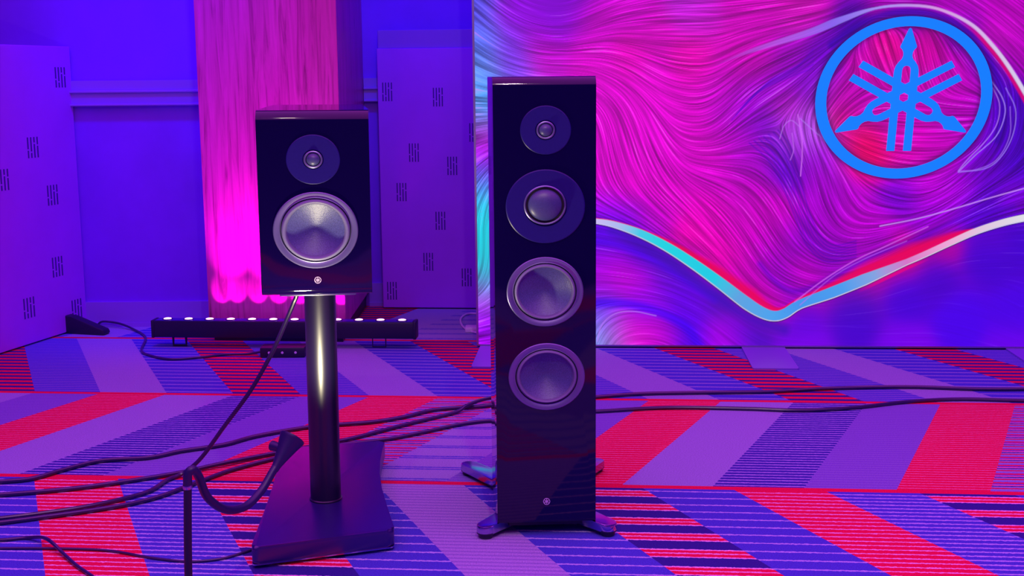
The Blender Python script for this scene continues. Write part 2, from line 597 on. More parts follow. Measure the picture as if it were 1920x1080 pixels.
# samples of the printed design: x, y (print units), strand angle, colour
SAMP = '''895 20 40 90 90 250;905 80 40 80 110 240;900 130 30 90 140 240;905 180 10 70 150 235;905 215 0 60 170 240;910 232 0 70 0 200;908 250 -15 200 0 220
910 270 -30 190 0 220;908 310 -45 110 20 230;908 350 -60 70 120 235;910 390 -75 10 205 225;910 440 85 0 210 225;910 500 90 0 210 225;908 540 -60 90 150 240;908 570 -30 190 0 230
910 600 -15 150 0 240;910 620 -10 110 0 245;908 645 0 190 0 220;960 20 40 150 0 235;1030 10 10 135 0 215;1030 38 8 110 0 215;1000 25 30 140 0 225;1070 5 -35 130 0 220
1010 62 15 160 0 200;1065 45 -25 140 0 210;960 80 32 120 40 230;960 120 10 120 60 235;1020 100 0 195 0 195;1100 90 -8 205 0 190;1110 35 -25 200 0 195;1200 20 -15 205 0 200
1120 130 15 225 0 205;1180 110 20 215 0 175;1230 60 0 210 0 185;1290 12 -5 190 30 215;1310 40 2 205 20 205;1400 15 2 200 0 180;1420 35 -10 205 0 180;1500 10 -3 200 0 170
1500 40 -12 210 20 190;1300 100 5 222 0 165;1300 140 8 222 0 175;1380 90 -25 210 0 180;1420 60 -20 205 0 190;1220 150 40 220 0 200;1260 180 22 220 0 200;1300 190 0 215 0 195
1340 170 -35 205 0 200;1370 130 -40 200 0 190;1420 120 -30 190 0 170;1480 100 -15 150 0 180;1540 85 -30 90 0 190;1360 200 -60 180 0 200;1400 180 -50 150 0 195;1450 160 -30 120 0 190
1500 140 -25 140 0 190;1515 165 -50 90 0 200;1540 120 -50 100 0 195;1480 190 -20 190 0 190;1190 220 70 225 0 205;1240 230 70 220 0 205;1140 180 45 222 0 205;1130 260 80 222 0 205
1130 340 85 220 0 200;1190 300 75 218 0 200;1250 300 60 212 0 195;1300 240 10 210 0 190;1330 290 0 210 0 190;1360 250 -55 190 0 195;1400 230 -35 140 0 195;1440 240 10 110 0 195
1390 290 -20 170 0 195;1420 310 20 165 0 195;1460 300 50 90 0 195;1480 330 60 80 0 195;1350 330 20 205 0 195;1400 350 40 195 0 190;1440 380 55 200 0 190;1500 260 85 170 60 220
1490 220 100 180 50 215;1520 235 60 160 90 230;1520 300 80 150 0 210;1540 335 85 165 0 205;1560 290 45 150 30 220;1130 385 20 160 0 230;1180 350 60 225 0 195;1250 370 45 220 0 195
1320 400 50 225 0 190;1170 402 28 130 0 215;1230 415 42 190 0 200;1290 440 45 235 0 165;1350 470 55 228 0 185;1400 500 60 225 0 190;1400 430 55 205 0 190;1330 490 45 235 0 140
1450 450 60 190 0 195;1500 430 60 150 0 200;1500 470 55 130 0 195;1470 400 62 200 0 190;1420 545 50 232 0 180;1450 565 15 228 0 170;1432 500 60 150 0 200;1462 530 40 105 0 205
1485 546 5 110 0 200;1500 515 10 225 0 200;1520 500 20 190 0 200;1545 480 30 110 0 190;1580 475 0 110 0 190;1540 410 65 165 0 200;1560 440 50 170 0 205;1600 440 10 195 0 205
1600 380 60 185 0 205;1650 420 -10 195 0 210;1555 365 80 165 0 205;1680 362 30 110 0 215;1700 377 20 90 0 200;1730 350 -10 190 0 205;1740 400 -30 180 0 215;1780 375 -40 170 0 200
1800 350 -50 150 0 200;1850 360 -40 60 0 180;1905 345 -20 50 0 190;1760 420 -25 80 0 235;1820 400 -20 90 0 235;1905 368 -15 150 0 220;1905 388 -18 60 0 180;1850 400 -20 60 0 170
1740 442 -25 70 0 200;1650 470 -28 110 0 210;1600 497 -28 140 0 200;1560 525 -25 170 0 190;1650 488 -27 190 0 150;1700 470 -27 225 0 120;1760 446 -25 220 0 120;1610 512 -25 190 10 150
1130 430 10 50 0 235;1150 450 12 60 0 240;1200 452 30 55 0 190;1200 480 15 60 0 245;1130 480 5 140 0 225;1150 500 5 190 0 215;1180 520 8 205 0 195;1250 530 15 110 0 230
1300 540 20 60 0 240;1250 500 25 60 15 195;1300 505 28 60 10 190;1350 570 30 60 15 190;1130 540 3 190 0 235;1200 545 10 185 0 235;1130 570 0 55 0 240;1200 575 10 60 0 250
1280 600 35 60 0 250;1300 565 20 120 0 230;1130 597 -50 110 80 240;1119 630 -80 70 175 240;1145 622 -70 200 60 230;1180 602 -12 220 0 210;1195 625 -10 232 0 205;1240 625 20 195 0 210
1305 640 40 70 0 250;1350 632 45 190 0 235;1380 620 40 110 0 230;1420 620 20 60 10 200;1500 620 5 80 0 230;1600 600 5 65 0 215;1700 560 -15 62 0 225;1800 600 15 70 0 245
1900 600 30 70 0 240;1850 480 0 60 0 215;1905 445 10 60 0 215;1750 520 -15 60 0 210;1600 560 -15 60 10 195;1500 648 0 140 0 250;1700 652 0 120 0 245;1900 648 10 110 0 245;1860 435 -15 90 0 220
1700 3 0 200 0 180;1800 20 25 190 0 195;1880 30 35 190 0 190;1905 90 42 175 0 180;1870 78 45 200 10 190;1600 55 -30 45 0 165;1700 22 0 50 0 175;1800 58 38 45 0 170;1855 120 60 50 0 180
1880 190 85 60 0 190;1868 265 110 80 0 210;1905 240 95 55 0 180;1905 310 130 60 0 190;1840 310 130 110 0 210;1535 170 -75 130 30 200;1620 120 60 205 0 170;1660 80 75 215 0 130;1740 90 85 200 0 150
1780 140 70 190 0 170;1600 180 -20 195 0 185;1570 230 -40 215 0 120;1600 285 30 235 0 60;1640 305 15 230 0 90;1700 300 5 205 0 165;1760 280 -5 195 0 180;1800 240 0 190 0 190;1815 170 0 180 0 180
1700 230 5 205 0 180;1560 180 -60 185 0 150;2050 120 40 190 0 190;2050 300 120 60 0 190;2050 500 10 60 0 215;2200 300 90 150 0 200;1000 -200 30 140 0 220;1300 -200 0 200 0 190;1700 -200 10 190 0 190;2100 -200 30 120 0 210'''


def build_print():
    rows = [list(map(float, s.split())) for ln in SAMP.split('\n') for s in ln.split(';')]
    D = np.array(rows)
    lin = np.where(D[:, 3:6] / 255 <= 0.04045, D[:, 3:6] / 255 / 12.92, ((D[:, 3:6] / 255 + 0.055) / 1.055) ** 2.4)
    ang = np.radians(D[:, 2]) * 2
    # coarse fields (6 unit lattice), then bilinear
    cs = 6.0
    X0, Y0, X1, Y1 = 870, -460, 2330, 680
    gx, gy = np.arange(X0, X1 + cs, cs), np.arange(Y0, Y1 + cs, cs)
    GX, GY = np.meshgrid(gx, gy)
    num = np.zeros(GX.shape + (5,))
    den = np.zeros(GX.shape)
    feats = np.concatenate([lin, np.cos(ang)[:, None], np.sin(ang)[:, None]], 1)
    for (x, y), ft in zip(D[:, :2], feats):
        d2 = (GX - x) ** 2 + (GY - y) ** 2
        w = np.exp(-d2 / 1150.0) + 0.03 * np.exp(-d2 / 6000.0) + 1e-5 / (1 + d2 / 8000.0) ** 2
        num += w[..., None] * ft
        den += w
    F = num / den[..., None]
    # strand directions vary more slowly than the colours
    num2 = np.zeros(GX.shape + (2,))
    den2 = np.zeros(GX.shape)
    for (x, y), ft in zip(D[:, :2], feats):
        d2 = (GX - x) ** 2 + (GY - y) ** 2
        w = np.exp(-d2 / 2600.0) + 1e-5 / (1 + d2 / 8000.0) ** 2
        num2 += w[..., None] * ft[3:]
        den2 += w
    F[..., 3:5] = num2 / den2[..., None]

    def sample(fld, x, y):
        fx = np.clip((x - X0) / cs, 0, len(gx) - 1.001)
        fy = np.clip((y - Y0) / cs, 0, len(gy) - 1.001)
        ix, iy = fx.astype(int), fy.astype(int)
        tx, ty = fx - ix, fy - iy
        if fld.ndim == 3:
            tx, ty = tx[..., None], ty[..., None]
        return (fld[iy, ix] * (1 - tx) + fld[iy, ix + 1] * tx) * (1 - ty) + (fld[iy + 1, ix] * (1 - tx) + fld[iy + 1, ix + 1] * tx) * ty

    # strands: noise dragged along the strand direction
    rs = 1.2
    fx0, fy0, fx1, fy1 = 884, -14, 1950, 664
    nx, ny = int((fx1 - fx0) / rs) + 1, int((fy1 - fy0) / rs) + 1
    rng = np.random.default_rng(4)
    noise = rng.standard_normal((ny, nx))
    big = rng.standard_normal((ny // 3 + 2, nx // 3 + 2))
    noise = noise + 0.16 * np.kron(big, np.ones((3, 3)))[:ny, :nx]
    PX, PY = np.meshgrid(fx0 + rs * np.arange(nx), fy0 + rs * np.arange(ny))
    acc = np.zeros((ny, nx))
    wsum = 0
    for sgn in (1, -1):
        x, y = PX.copy(), PY.copy()
        pc = ps = None
        for k in range(40):
            f = sample(F[..., 3:5], x, y)
            th = 0.5 * np.arctan2(f[..., 1], f[..., 0])
            c, s = np.cos(th), np.sin(th)
            if pc is None:
                c, s = c * sgn, s * sgn
            else:
                fl = np.where(c * pc + s * ps < 0, -1.0, 1.0)
                c, s = c * fl, s * fl
            pc, ps = c, s
            w = 1 - k / 42
            ix = np.clip(((x - fx0) / rs + 0.5).astype(int), 0, nx - 1)
            iy = np.clip(((y - fy0) / rs + 0.5).astype(int), 0, ny - 1)
            acc += w * noise[iy, ix]
            wsum += w
            x = x + c * 1.6
            y = y + s * 1.6
    # second, shorter drag smooths the strands
    first, acc = acc, np.zeros((ny, nx))
    for sgn in (1, -1):
        x, y = PX.copy(), PY.copy()
        pc = ps = None
        for k in range(9):
            f = sample(F[..., 3:5], x, y)
            th = 0.5 * np.arctan2(f[..., 1], f[..., 0])
            c, s = np.cos(th), np.sin(th)
            fl = sgn if pc is None else np.where(c * pc + s * ps < 0, -1.0, 1.0)
            c, s = c * fl, s * fl
            pc, ps = c, s
            ix = np.clip(((x - fx0) / rs + 0.5).astype(int), 0, nx - 1)
            iy = np.clip(((y - fy0) / rs + 0.5).astype(int), 0, ny - 1)
            acc += first[iy, ix]
            x = x + c * 1.5
            y = y + s * 1.5
    lic = acc / acc.std()
    # fine inside, coarse outside (beyond the near part of the wall)
    ulo = np.concatenate([[0.0]])
    ui = np.linspace(0.0, 2.06, 900)
    us = np.concatenate([ui, np.linspace(2.10, BW, 24)])
    zi = np.linspace(BZ, 1.36, 560)
    zs = np.concatenate([zi, np.linspace(1.40, BH, 24)])
    U, Z = np.meshgrid(us, zs)
    x, y = to_print(U, Z)
    colr = sample(F[..., :3], x, y)
    lx = np.clip((x - fx0) / rs, 0, nx - 1.001)
    ly = np.clip((y - fy0) / rs, 0, ny - 1.001)
    inside = ((x > fx0) & (x < fx1) & (y > fy0) & (y < fy1)).astype(float)
    ix, iy = lx.astype(int), ly.astype(int)
    tx, ty = lx - ix, ly - iy
    ix1, iy1 = np.minimum(ix + 1, nx - 1), np.minimum(iy + 1, ny - 1)
    L = (lic[iy, ix] * (1 - tx) + lic[iy, ix1] * tx) * (1 - ty) + (lic[iy1, ix] * (1 - tx) + lic[iy1, ix1] * tx) * ty
    L = L * inside
    # strand contrast: calm in the plain lower right field, the violet disc and the cyan patch
    calm = 1 - 0.85 * np.exp(-(((x - 1720) / 300) ** 2 + ((y - 600) / 75) ** 2)) - 0.8 * np.exp(-(((x - 1030) / 55) ** 2 + ((y - 12) / 32) ** 2)) \
        - 0.7 * np.exp(-(((x - 910) / 30) ** 2 + ((y - 460) / 60) ** 2)) - 0.6 * np.exp(-(((x - 1340) / 60) ** 2 + ((y - 540) / 40) ** 2))
    vy = np.interp(x, [1117, 1200, 1300, 1400, 1452, 1500, 1620, 1730, 1830, 1960], [414, 437, 494, 568, 592, 570, 524, 478, 433, 401])
    below = np.clip((y - vy) / 8, 0, 1) * (x > 1100)
    calm = calm * (1 - below * np.interp(x, [1100, 1300, 1450, 1600], [0.35, 0.55, 0.75, 0.85]))
    calm = np.clip(calm, 0.08, 1)
    colr = 0.90 * colr * np.exp(0.36 * calm * np.clip(L, -2.8, 1.5))[..., None]
    hi = np.clip((L - 1.55) / 1.2, 0, 1) * calm * 0.40
    tint = np.array(srgb(225, 120, 250)[:3])
    colr = colr * (1 - hi[..., None]) + tint * hi[..., None]

    def dist_curve(pts):
        P = np.array([tuple(v)[:2] for v in catmull([(a, b, 0) for a, b in pts], 8)])
        best = np.full(x.shape, 1e9)
        sgnd = np.ones(x.shape)
        par = np.zeros(x.shape)
        for i in range(len(P) - 1):
            a, b = P[i], P[i + 1]
            d = b - a
            l2 = (d ** 2).sum()
            sel = (x > min(a[0], b[0]) - 60) & (x < max(a[0], b[0]) + 60) & (y > min(a[1], b[1]) - 60) & (y < max(a[1], b[1]) + 60)
            xs, ys = x[sel], y[sel]
            t = np.clip(((xs - a[0]) * d[0] + (ys - a[1]) * d[1]) / l2, 0, 1)
            ex, ey = xs - a[0] - t * d[0], ys - a[1] - t * d[1]
            r = np.hypot(ex, ey)
            cr = d[0] * ey - d[1] * ex
            bb = best[sel]
            better = r < bb
            bb[better] = r[better]
            best[sel] = bb
            s2 = sgnd[sel]
            s2[better] = np.sign(cr[better])
            sgnd[sel] = s2
            p2 = par[sel]
            p2[better] = (a[0] + t * d[0])[better]
            par[sel] = p2
        return best * sgnd, par      # positive below / right of the curve

    def lay(mask, c):
        nonlocal colr
        colr = colr * (1 - mask[..., None]) + c * mask[..., None]

    def band(d, lo, hi_, soft=1.2):
        return np.clip((d - lo) / soft + 0.5, 0, 1) * np.clip((hi_ - d) / soft + 0.5, 0, 1)

    def grad(par, keys):
        ks = np.array([k[0] for k in keys], float)
        cs_ = np.array([srgb(*k[1])[:3] for k in keys])
        return np.stack([np.interp(par, ks, cs_[:, i]) for i in range(3)], -1)

    dark = [([(1560, 84), (1600, 55), (1650, 31), (1700, 23), (1760, 31), (1808, 57), (1848, 102), (1874, 160), (1882, 215), (1872, 262)], 8, (48, 0, 168), 0.85, 9),
            ([(1095, 572), (1130, 568), (1180, 571), (1235, 585), (1285, 612), (1315, 655)], 9, (55, 0, 240), 0.75, 10),
            ([(1095, 452), (1160, 460), (1230, 490), (1300, 535), (1340, 560)], 7, (60, 0, 235), 0.55, 10),
            ([(1150, 432), (1200, 455), (1260, 492), (1330, 545), (1400, 592), (1470, 618)], 10, (55, 12, 185), 0.75, 14),
            ([(1425, 495), (1450, 525), (1485, 546), (1530, 535), (1580, 508), (1640, 478), (1720, 448), (1800, 412), (1900, 388)], 5, (75, 0, 195), 0.55, 8)]
    for q in range(7):
        dark.append(([(1405 + 9 * q, 268 - 4 * q), (1440 + 7 * q, 300 - 4 * q), (1466 + 6 * q, 345), (1492 + 5 * q, 410), (1512 + 5 * q, 458 - 2 * q), (1548 + 3 * q, 490 - 5 * q), (1605, 482 - 5 * q)], 1.3, (70, 0, 185), 0.60, 2))
    for q in range(6):
        dark.append(([(1372 + 8 * q, 225 - 9 * q), (1412 + 8 * q, 180 - 7 * q), (1462 + 7 * q, 152 - 6 * q), (1525, 128 - 7 * q)], 1.3, (85, 0, 190), 0.55, 2))
    for pts, wd, c, st_, sf in dark:
        d, par = dist_curve(pts)
        lay(band(d, -wd, wd, sf) * st_, np.array(srgb(*c)[:3]) * np.exp(0.2 * calm * L)[..., None])
    V = [(1095, 412), (1117, 414), (1150, 420), (1200, 437), (1250, 462), (1300, 494), (1350, 530), (1400, 568), (1430, 586), (1452, 592), (1472, 587), (1500, 570), (1560, 548), (1620, 524),
         (1680, 499), (1730, 478), (1780, 455), (1830, 433), (1880, 417), (1920, 408), (1960, 401)]
    d, par = dist_curve(V)
    half = np.interp(par, [1117, 1200, 1300, 1400, 1452, 1500, 1560, 1620, 1700, 1760, 1920], [4, 7, 9, 11, 9, 8, 10, 10, 5, 5, 6])
    redw = np.interp(par, [1200, 1260, 1340, 1400, 1440, 1480, 1560, 1640, 1720, 1790, 1830], [2, 8, 20, 24, 14, 4, 9, 24, 28, 14, 0])
    rm = np.clip((d + half + redw) / (redw + 0.5), 0, 1) * (d < 0) * (redw > 0.5) * (np.abs(d) < 60)
    lay(np.clip(rm * 1.9, 0, 1) * 0.92, np.array(srgb(235, 0, 75)[:3]))
    lay(band(d, 0, 60, 2) * np.interp(par, [1117, 1200, 1400, 1920], [0.0, 0.35, 0.35, 0.0]) * np.exp(-np.abs(d) / 22), np.array(srgb(48, 8, 165)[:3]))
    lay(band(d, -half, half), grad(par, [(1117, (205, 190, 245)), (1160, (170, 190, 240)), (1200, (60, 205, 232)), (1240, (0, 215, 225)), (1340, (0, 205, 228)), (1385, (90, 165, 225)), (1450, (70, 165, 238)),
                                          (1500, (60, 150, 238)), (1580, (70, 160, 238)), (1640, (130, 165, 225)), (1700, (215, 120, 200)), (1770, (240, 165, 215)), (1850, (225, 205, 225)), (1920, (225, 225, 230))]))
    lay(band(d, half, half + 1.6, 1.0) * 0.8, np.array(srgb(235, 235, 245)[:3]))
    lay(band(d, half + 1.6, half + 3.2, 1.0) * 0.8, np.array(srgb(15, 5, 60)[:3]))
    lay(band(d, half + 3, half + 9, 2) * np.interp(par, [1600, 1650, 1700, 1740], [0, 0.9, 0.9, 0]), np.array(srgb(225, 0, 130)[:3]))
    A = [(1330, 128), (1390, 102), (1450, 82), (1520, 60), (1580, 36), (1640, 16), (1700, 10), (1760, 17), (1820, 45), (1860, 84), (1892, 126), (1925, 180), (1950, 230)]
    d, par = dist_curve(A)
    aw = np.interp(par, [1330, 1420, 1500, 1560, 1640, 1760, 1860, 1950], [0.5, 4, 6, 7, 2.2, 2.5, 3.5, 4])
    astr = np.interp(par, [1330, 1420, 1560, 1640, 1950], [0.0, 0.6, 0.8, 0.95, 0.95])
    lay(band(d, aw, aw + 7, 3) * np.interp(par, [1800, 1850, 1950], [0, 0.9, 0.9]), np.array(srgb(215, 0, 110)[:3]))
    lay(band(d, -aw, aw, 2.0) * astr, grad(par, [(1330, (180, 60, 230)), (1450, (185, 95, 242)), (1560, (140, 110, 250)), (1660, (170, 150, 245)), (1760, (215, 160, 225)), (1860, (215, 195, 235)), (1950, (225, 220, 235))]))
    for pts, wd, c, st in (
            ([(1650, 424), (1720, 410), (1790, 391), (1860, 370), (1925, 352)], 1.2, (205, 140, 250), 0.8),
            ([(1490, 566), (1540, 528), (1600, 490), (1660, 462), (1740, 425)], 1.2, (215, 90, 240), 0.7),
            ([(1500, 572), (1560, 520), (1620, 486), (1700, 452)], 1.0, (190, 90, 245), 0.5),
            ([(1858, 150), (1880, 185), (1884, 215), (1868, 255), (1830, 290), (1797, 322)], 1.0, (170, 130, 250), 0.8),
            ([(1862, 165), (1874, 195), (1870, 230), (1850, 262), (1815, 298), (1797, 320)], 1.0, (185, 120, 250), 0.7),
            ([(1886, 165), (1904, 205), (1900, 250), (1880, 290), (1850, 315), (1797, 323)], 1.0, (160, 120, 250), 0.7),
            ([(1894, 200), (1893, 255), (1868, 300), (1830, 318), (1797, 321)], 0.9, (170, 110, 250), 0.6),
            ([(1496, 215), (1503, 255), (1504, 290), (1501, 330)], 1.1, (215, 110, 245), 0.7),
            ([(1485, 250), (1488, 280), (1482, 300)], 0.9, (200, 110, 245), 0.6),
            ([(1462, 260), (1470, 236), (1484, 226), (1500, 238)], 0.9, (190, 120, 245), 0.6),
            ([(1500, 222), (1520, 240), (1545, 262), (1562, 280)], 0.9, (180, 130, 250), 0.6),
            ([(1120, 640), (1126, 615), (1138, 598), (1160, 586), (1190, 584), (1230, 592)], 1.0, (190, 120, 245), 0.6)):
        d, par = dist_curve(pts)
        lay(band(d, -wd, wd, 1.2) * st, np.array(srgb(*c)[:3]))
    # soft dark outline round the emblem ring
    ex, ey = (x - 1694 - 14.7 * (182.0 - y) / 152.0) / 165.0, (y - 182.0) / 152.0
    rr = np.hypot(ex, ey)
    lay(np.exp(-((rr - 1.0) / 0.035) ** 2) * 0.75, np.array(srgb(30, 0, 70)[:3]))
    lay(np.exp(-((rr - 0.87) / 0.03) ** 2) * 0.55, np.array(srgb(60, 0, 60)[:3]))
    colr = np.clip(colr, 0, 1.2)
    nv = U.size
    nr, nc = U.shape
    co = np.zeros((nv, 3), np.float32)
    co[:, 0] = U.ravel()
    co[:, 2] = Z.ravel()
    idx = np.arange(nv).reshape(nr, nc)
    q = np.stack([idx[:-1, :-1], idx[:-1, 1:], idx[1:, 1:], idx[1:, :-1]], -1).reshape(-1, 4)
    me = bpy.data.meshes.new('print_fabric')
    me.vertices.add(nv)
    me.vertices.foreach_set('co', co.ravel())
    me.loops.add(q.size)
    me.loops.foreach_set('vertex_index', q.ravel().astype(np.int32))
    me.polygons.add(len(q))
    me.polygons.foreach_set('loop_start', np.arange(0, q.size, 4, dtype=np.int32))
    me.update(calc_edges=True)
    ca = me.color_attributes.new('print', 'FLOAT_COLOR', 'POINT')
    rgba = np.ones((nv, 4), np.float32)
    rgba[:, :3] = colr.reshape(-1, 3)
    ca.data.foreach_set('color', rgba.ravel())
    m = bpy.data.materials.new('backlit printed fabric')
    m.use_nodes = True
    nt = m.node_tree
    b = nt.nodes['Principled BSDF']
    at = nt.nodes.new('ShaderNodeAttribute')
    at.attribute_name = 'print'
    nt.links.new(at.outputs['Color'], b.inputs['Emission Color'])
    b.inputs['Emission Strength'].default_value = 0.96
    b.inputs['Base Color'].default_value = (0.02, 0.01, 0.03, 1)
    b.inputs['Roughness'].default_value = 0.7
    return obj('print_fabric', me, m, bd)


build_print()
obj('back_cover', newbox(0.004, BW - 0.004, 0.010, 0.095, BZ + 0.004, BH - 0.004), M['frame'], bd, smooth=False)
for nm, a in (('frame_profile', (-0.008, 0.0, -0.004, 0.10, BZ - 0.004, BH + 0.01)), ('frame_profile', (BW, BW + 0.012, -0.004, 0.10, BZ - 0.006, BH + 0.01)),
              ('frame_profile', (0.0, BW, -0.004, 0.10, BZ - 0.006, BZ)), ('frame_profile', (0.0, BW, -0.004, 0.10, BH, BH + 0.01))):
    obj(nm, newbox(*a), M['frame'], bd, smooth=False)
for x0, x1 in ((0.006, 0.155), (1.018, 1.182), (2.012, 2.17)):
    bm = prism(bmesh.new(), [(x0, -0.005), (x0, -0.355), (x0 + 0.006, -0.366), (x1 - 0.006, -0.366), (x1, -0.355), (x1, -0.005)], 0.0, 0.006)
    obj('foot_plate', bm, M['footplate'], bd, smooth=False)


def emblem_outline(n=96):
    ring = [(math.cos(2 * math.pi * i / n), math.sin(2 * math.pi * i / n)) for i in range(n)]
    half = [(0, .856), (.014, .846), (.092, .632), (.090, .612), (.068, .59), (.053, .555), (.050, .515), (.062, .475), (.095, .435), (.123, .39), (.137, .34), (.14, .29), (.14, -.66), (.05, -.66),
            (.05, .335), (.044, .362), (.030, .382), (0, .390)]
    return ring, half


def emblem(bm, fn, y0, y1, forks=True, ring=True, rin=0.878):
    """fn maps unit emblem coordinates to local x,z; slab between y0 (front) and y1"""
    rg, half = emblem_outline()

    def slab(poly, dy=0.0):
        f = [bm.verts.new((fn(*p)[0], y0 + dy, fn(*p)[1])) for p in poly]
        k = [bm.verts.new((fn(*p)[0], y1, fn(*p)[1])) for p in poly]
        bm.faces.new(f)
        bm.faces.new(k[::-1])
        for i in range(len(poly)):
            j = (i + 1) % len(poly)
            bm.faces.new((f[i], k[i], k[j], f[j]))
    if ring:
        n = len(rg)
        R = [[bm.verts.new((fn(x * s, y * s)[0], yy, fn(x * s, y * s)[1])) for x, y in rg] for s, yy in ((1, y0), (rin, y0), (rin, y1), (1, y1))]
        for a in range(4):
            A_, B_ = R[a], R[(a + 1) % 4]
            for i in range(n):
                j = (i + 1) % n
                bm.faces.new((A_[i], A_[j], B_[j], B_[i]))
    if forks:
        for k, th in enumerate(forks):
            c, s = math.cos(th), math.sin(th)
            for sg in (1, -1):
                poly = [(sg * px * c - py * s, sg * px * s + py * c) for px, py in half]
                slab(poly, 0.00006 * k)
    return bm


def big_fn(a, b):
    return from_print(1694 + 165 * a + 14.7 * b, 182.5 - 152 * b)


obj('emblem_ring', emblem(bmesh.new(), big_fn, -0.008, -0.001, forks=None), M['emblem'], bd, smooth=False)
for i, th in enumerate((0, 2 * math.pi / 3, -2 * math.pi / 3)):
    obj('tuning_fork', emblem(bmesh.new(), big_fn, -0.008 + 0.0001 * i, -0.001, forks=[th], ring=False), M['emblem'], bd, smooth=False)

# ------------------------------------------------------------------ light bar and its supply
bx0, bx1 = Vector((-1.421, 4.932, 0)), Vector((-0.377, 4.845, 0))
BL = (bx1 - bx0).length
bar = thing('led_light_bar', 'long black LED wash bar with glowing lenses on the carpet before the pillar', 'light bar', bx0, frame_rot((bx1 - bx0).x, (bx1 - bx0).y))
bm = newbox(0, BL, 0, 0.062, 0.042, 0.108, 0.004, 2)
obj('housing', bm, M['blackplastic'], bar)
obj('lens_cover', newbox(0.012, BL - 0.012, 0.006, 0.056, 0.1075, 0.1095), M['ledtop'], bar, smooth=False)
for x in (0, BL - 0.006):
    obj('end_cap', newbox(x - 0.003, x + 0.009, -0.002, 0.064, 0.040, 0.110, 0.003, 2), M['blackplastic'], bar)
for i in range(12):
    cx = 0.055 + i * (BL - 0.11) / 11
    l = obj('led_lens', zlathe(bmesh.new(), [(0.0205, 0.1085), (0.0205, 0.1105), (0.018, 0.1115), (0, 0.1115)], cx, 0.031, 24), M['blackplastic'], bar)
    obj('lens_glass', zlathe(bmesh.new(), [(0.0155, 0.1112), (0.0145, 0.1135), (0.009, 0.1150), (0, 0.1156)], cx, 0.031, 20), M['ledglass'], l)
    w = bar.matrix_world @ Vector((cx, 0.031, 0.118))
    if 2 <= i <= 8:
        lean = 0.30 if i == 2 else 0.06
        spot('led_spot', w, w + Vector((lean * 1.2, 1.15, 1.0)), 1.8, (1.0, 0.0, 0.82), 44, 0.6, 0.004)
        spot('led_wash', w, w + Vector((lean * 0.8, 0.22, 1.0)), 20.0, (0.95, 0.0, 0.84), 50, 1.0, 0.01)
    else:
        spot('led_wash', w, w + Vector((0.0, 0.30, 1.0)), 5.0, (0.02, 0.0, 1.0), 44, 1.0, 0.01)
for cx in (0.10, 0.90):
    bm = bmesh.new()
    th = 0.005 if cx < 0.5 else 0.0025
    tube(bm, [(cx - 0.026, 0.03, 0.043), (cx - 0.026, 0.03, 0.0045), (cx + 0.026, 0.03, 0.0045), (cx + 0.026, 0.03, 0.043)], th, 8, smooth=False)
    obj('bracket', bm, M['blackplastic'], bar)

psu = thing('power_supply_box', 'small black power box lying on carpet under the LED bar', 'power box', (-0.872, 4.76, 0))
obj('case', newbox(-0.085, 0.085, -0.038, 0.040, 0.0, 0.040, 0.005, 2), M['blackplastic'], psu)
for x in (-0.05, 0.0, 0.05):
    obj('indicator', lathe(bmesh.new(), [(0.005, -0.0015), (0.004, -0.0025), (0, -0.0025)], x, 0.020, -0.037, n=12), M['silver'], psu)


# ------------------------------------------------------------------ loudspeakers
def rotm(yaw, tilt, roll):
    return Matrix.Rotation(yaw, 3, 'Z') @ Matrix.Rotation(tilt, 3, 'X') @ Matrix.Rotation(roll, 3, 'Y')


def cabinet(yf, dep, z0, z1, wfun, rt_, rb_, nst=26):
    """loft of upright rectangles from front to back with rounded front top and bottom edges"""
    bm = bmesh.new()
    ys = set()
    for r in (rt_, rb_):
        for k in range(13):
            ys.add(round(r * (1 - math.cos(math.pi / 2 * k / 12)), 6))
    for k in range(nst + 1):
        ys.add(round(dep * k / nst, 6))
    ys = sorted(y for y in ys if y <= dep + 1e-6)
    rings = []
    for y in ys:
        zt = z1 - rt_ + math.sqrt(max(0, rt_ ** 2 - max(0, rt_ - y) ** 2))
        zb = z0 + rb_ - math.sqrt(max(0, rb_ ** 2 - max(0, rb_ - y) ** 2))
        w = wfun(y) / 2
        rings.append([bm.verts.new(p) for p in ((-w, yf + y, zb), (w, yf + y, zb), (w, yf + y, zt), (-w, yf + y, zt))])
    for a, b in zip(rings[:-1], rings[1:]):
        for i in range(4):
            bm.faces.new((a[i], a[(i + 1) % 4], b[(i + 1) % 4], b[i]))
    bm.faces.new(rings[0][::-1])
    bm.faces.new(rings[-1])
    return bm


def tweeter(parent, cx, cz, y, r, rd, zs):
    p = obj('tweeter_plate', lathe(bmesh.new(), [(r, 0.001), (r, -0.0015), (r - 0.0015, -0.0028), (rd * 1.55, -0.0022), (rd * 1.35, 0.002), (0, 0.003)], cx, cz, y, zs), M['satin'], parent)
    obj('tweeter_ring', lathe(bmesh.new(), [(rd * 1.32, 0.001), (rd * 1.36, -0.0032), (rd * 1.22, -0.0042), (rd * 1.08, -0.0030), (rd * 1.05, 0.002)], cx, cz, y, zs, 48), M['ringmetal'], p)
    obj('tweeter_dome', lathe(bmesh.new(), [(rd * 1.02, 0.0022), (rd, -0.001), (rd * 0.9, -0.0045), (rd * 0.7, -0.0078), (rd * 0.4, -0.0100), (0, -0.0108)], cx, cz, y, zs, 48), M['dome'], p)
    for a in (0.9, 2.3, 4.1, 5.4):
        obj('screw', lathe(bmesh.new(), [(0.0016, -0.0022), (0.0014, -0.0033), (0, -0.0035)], cx + r * 0.94 * math.cos(a), cz + zs * r * 0.94 * math.sin(a), y, n=8), M['satin'], p)


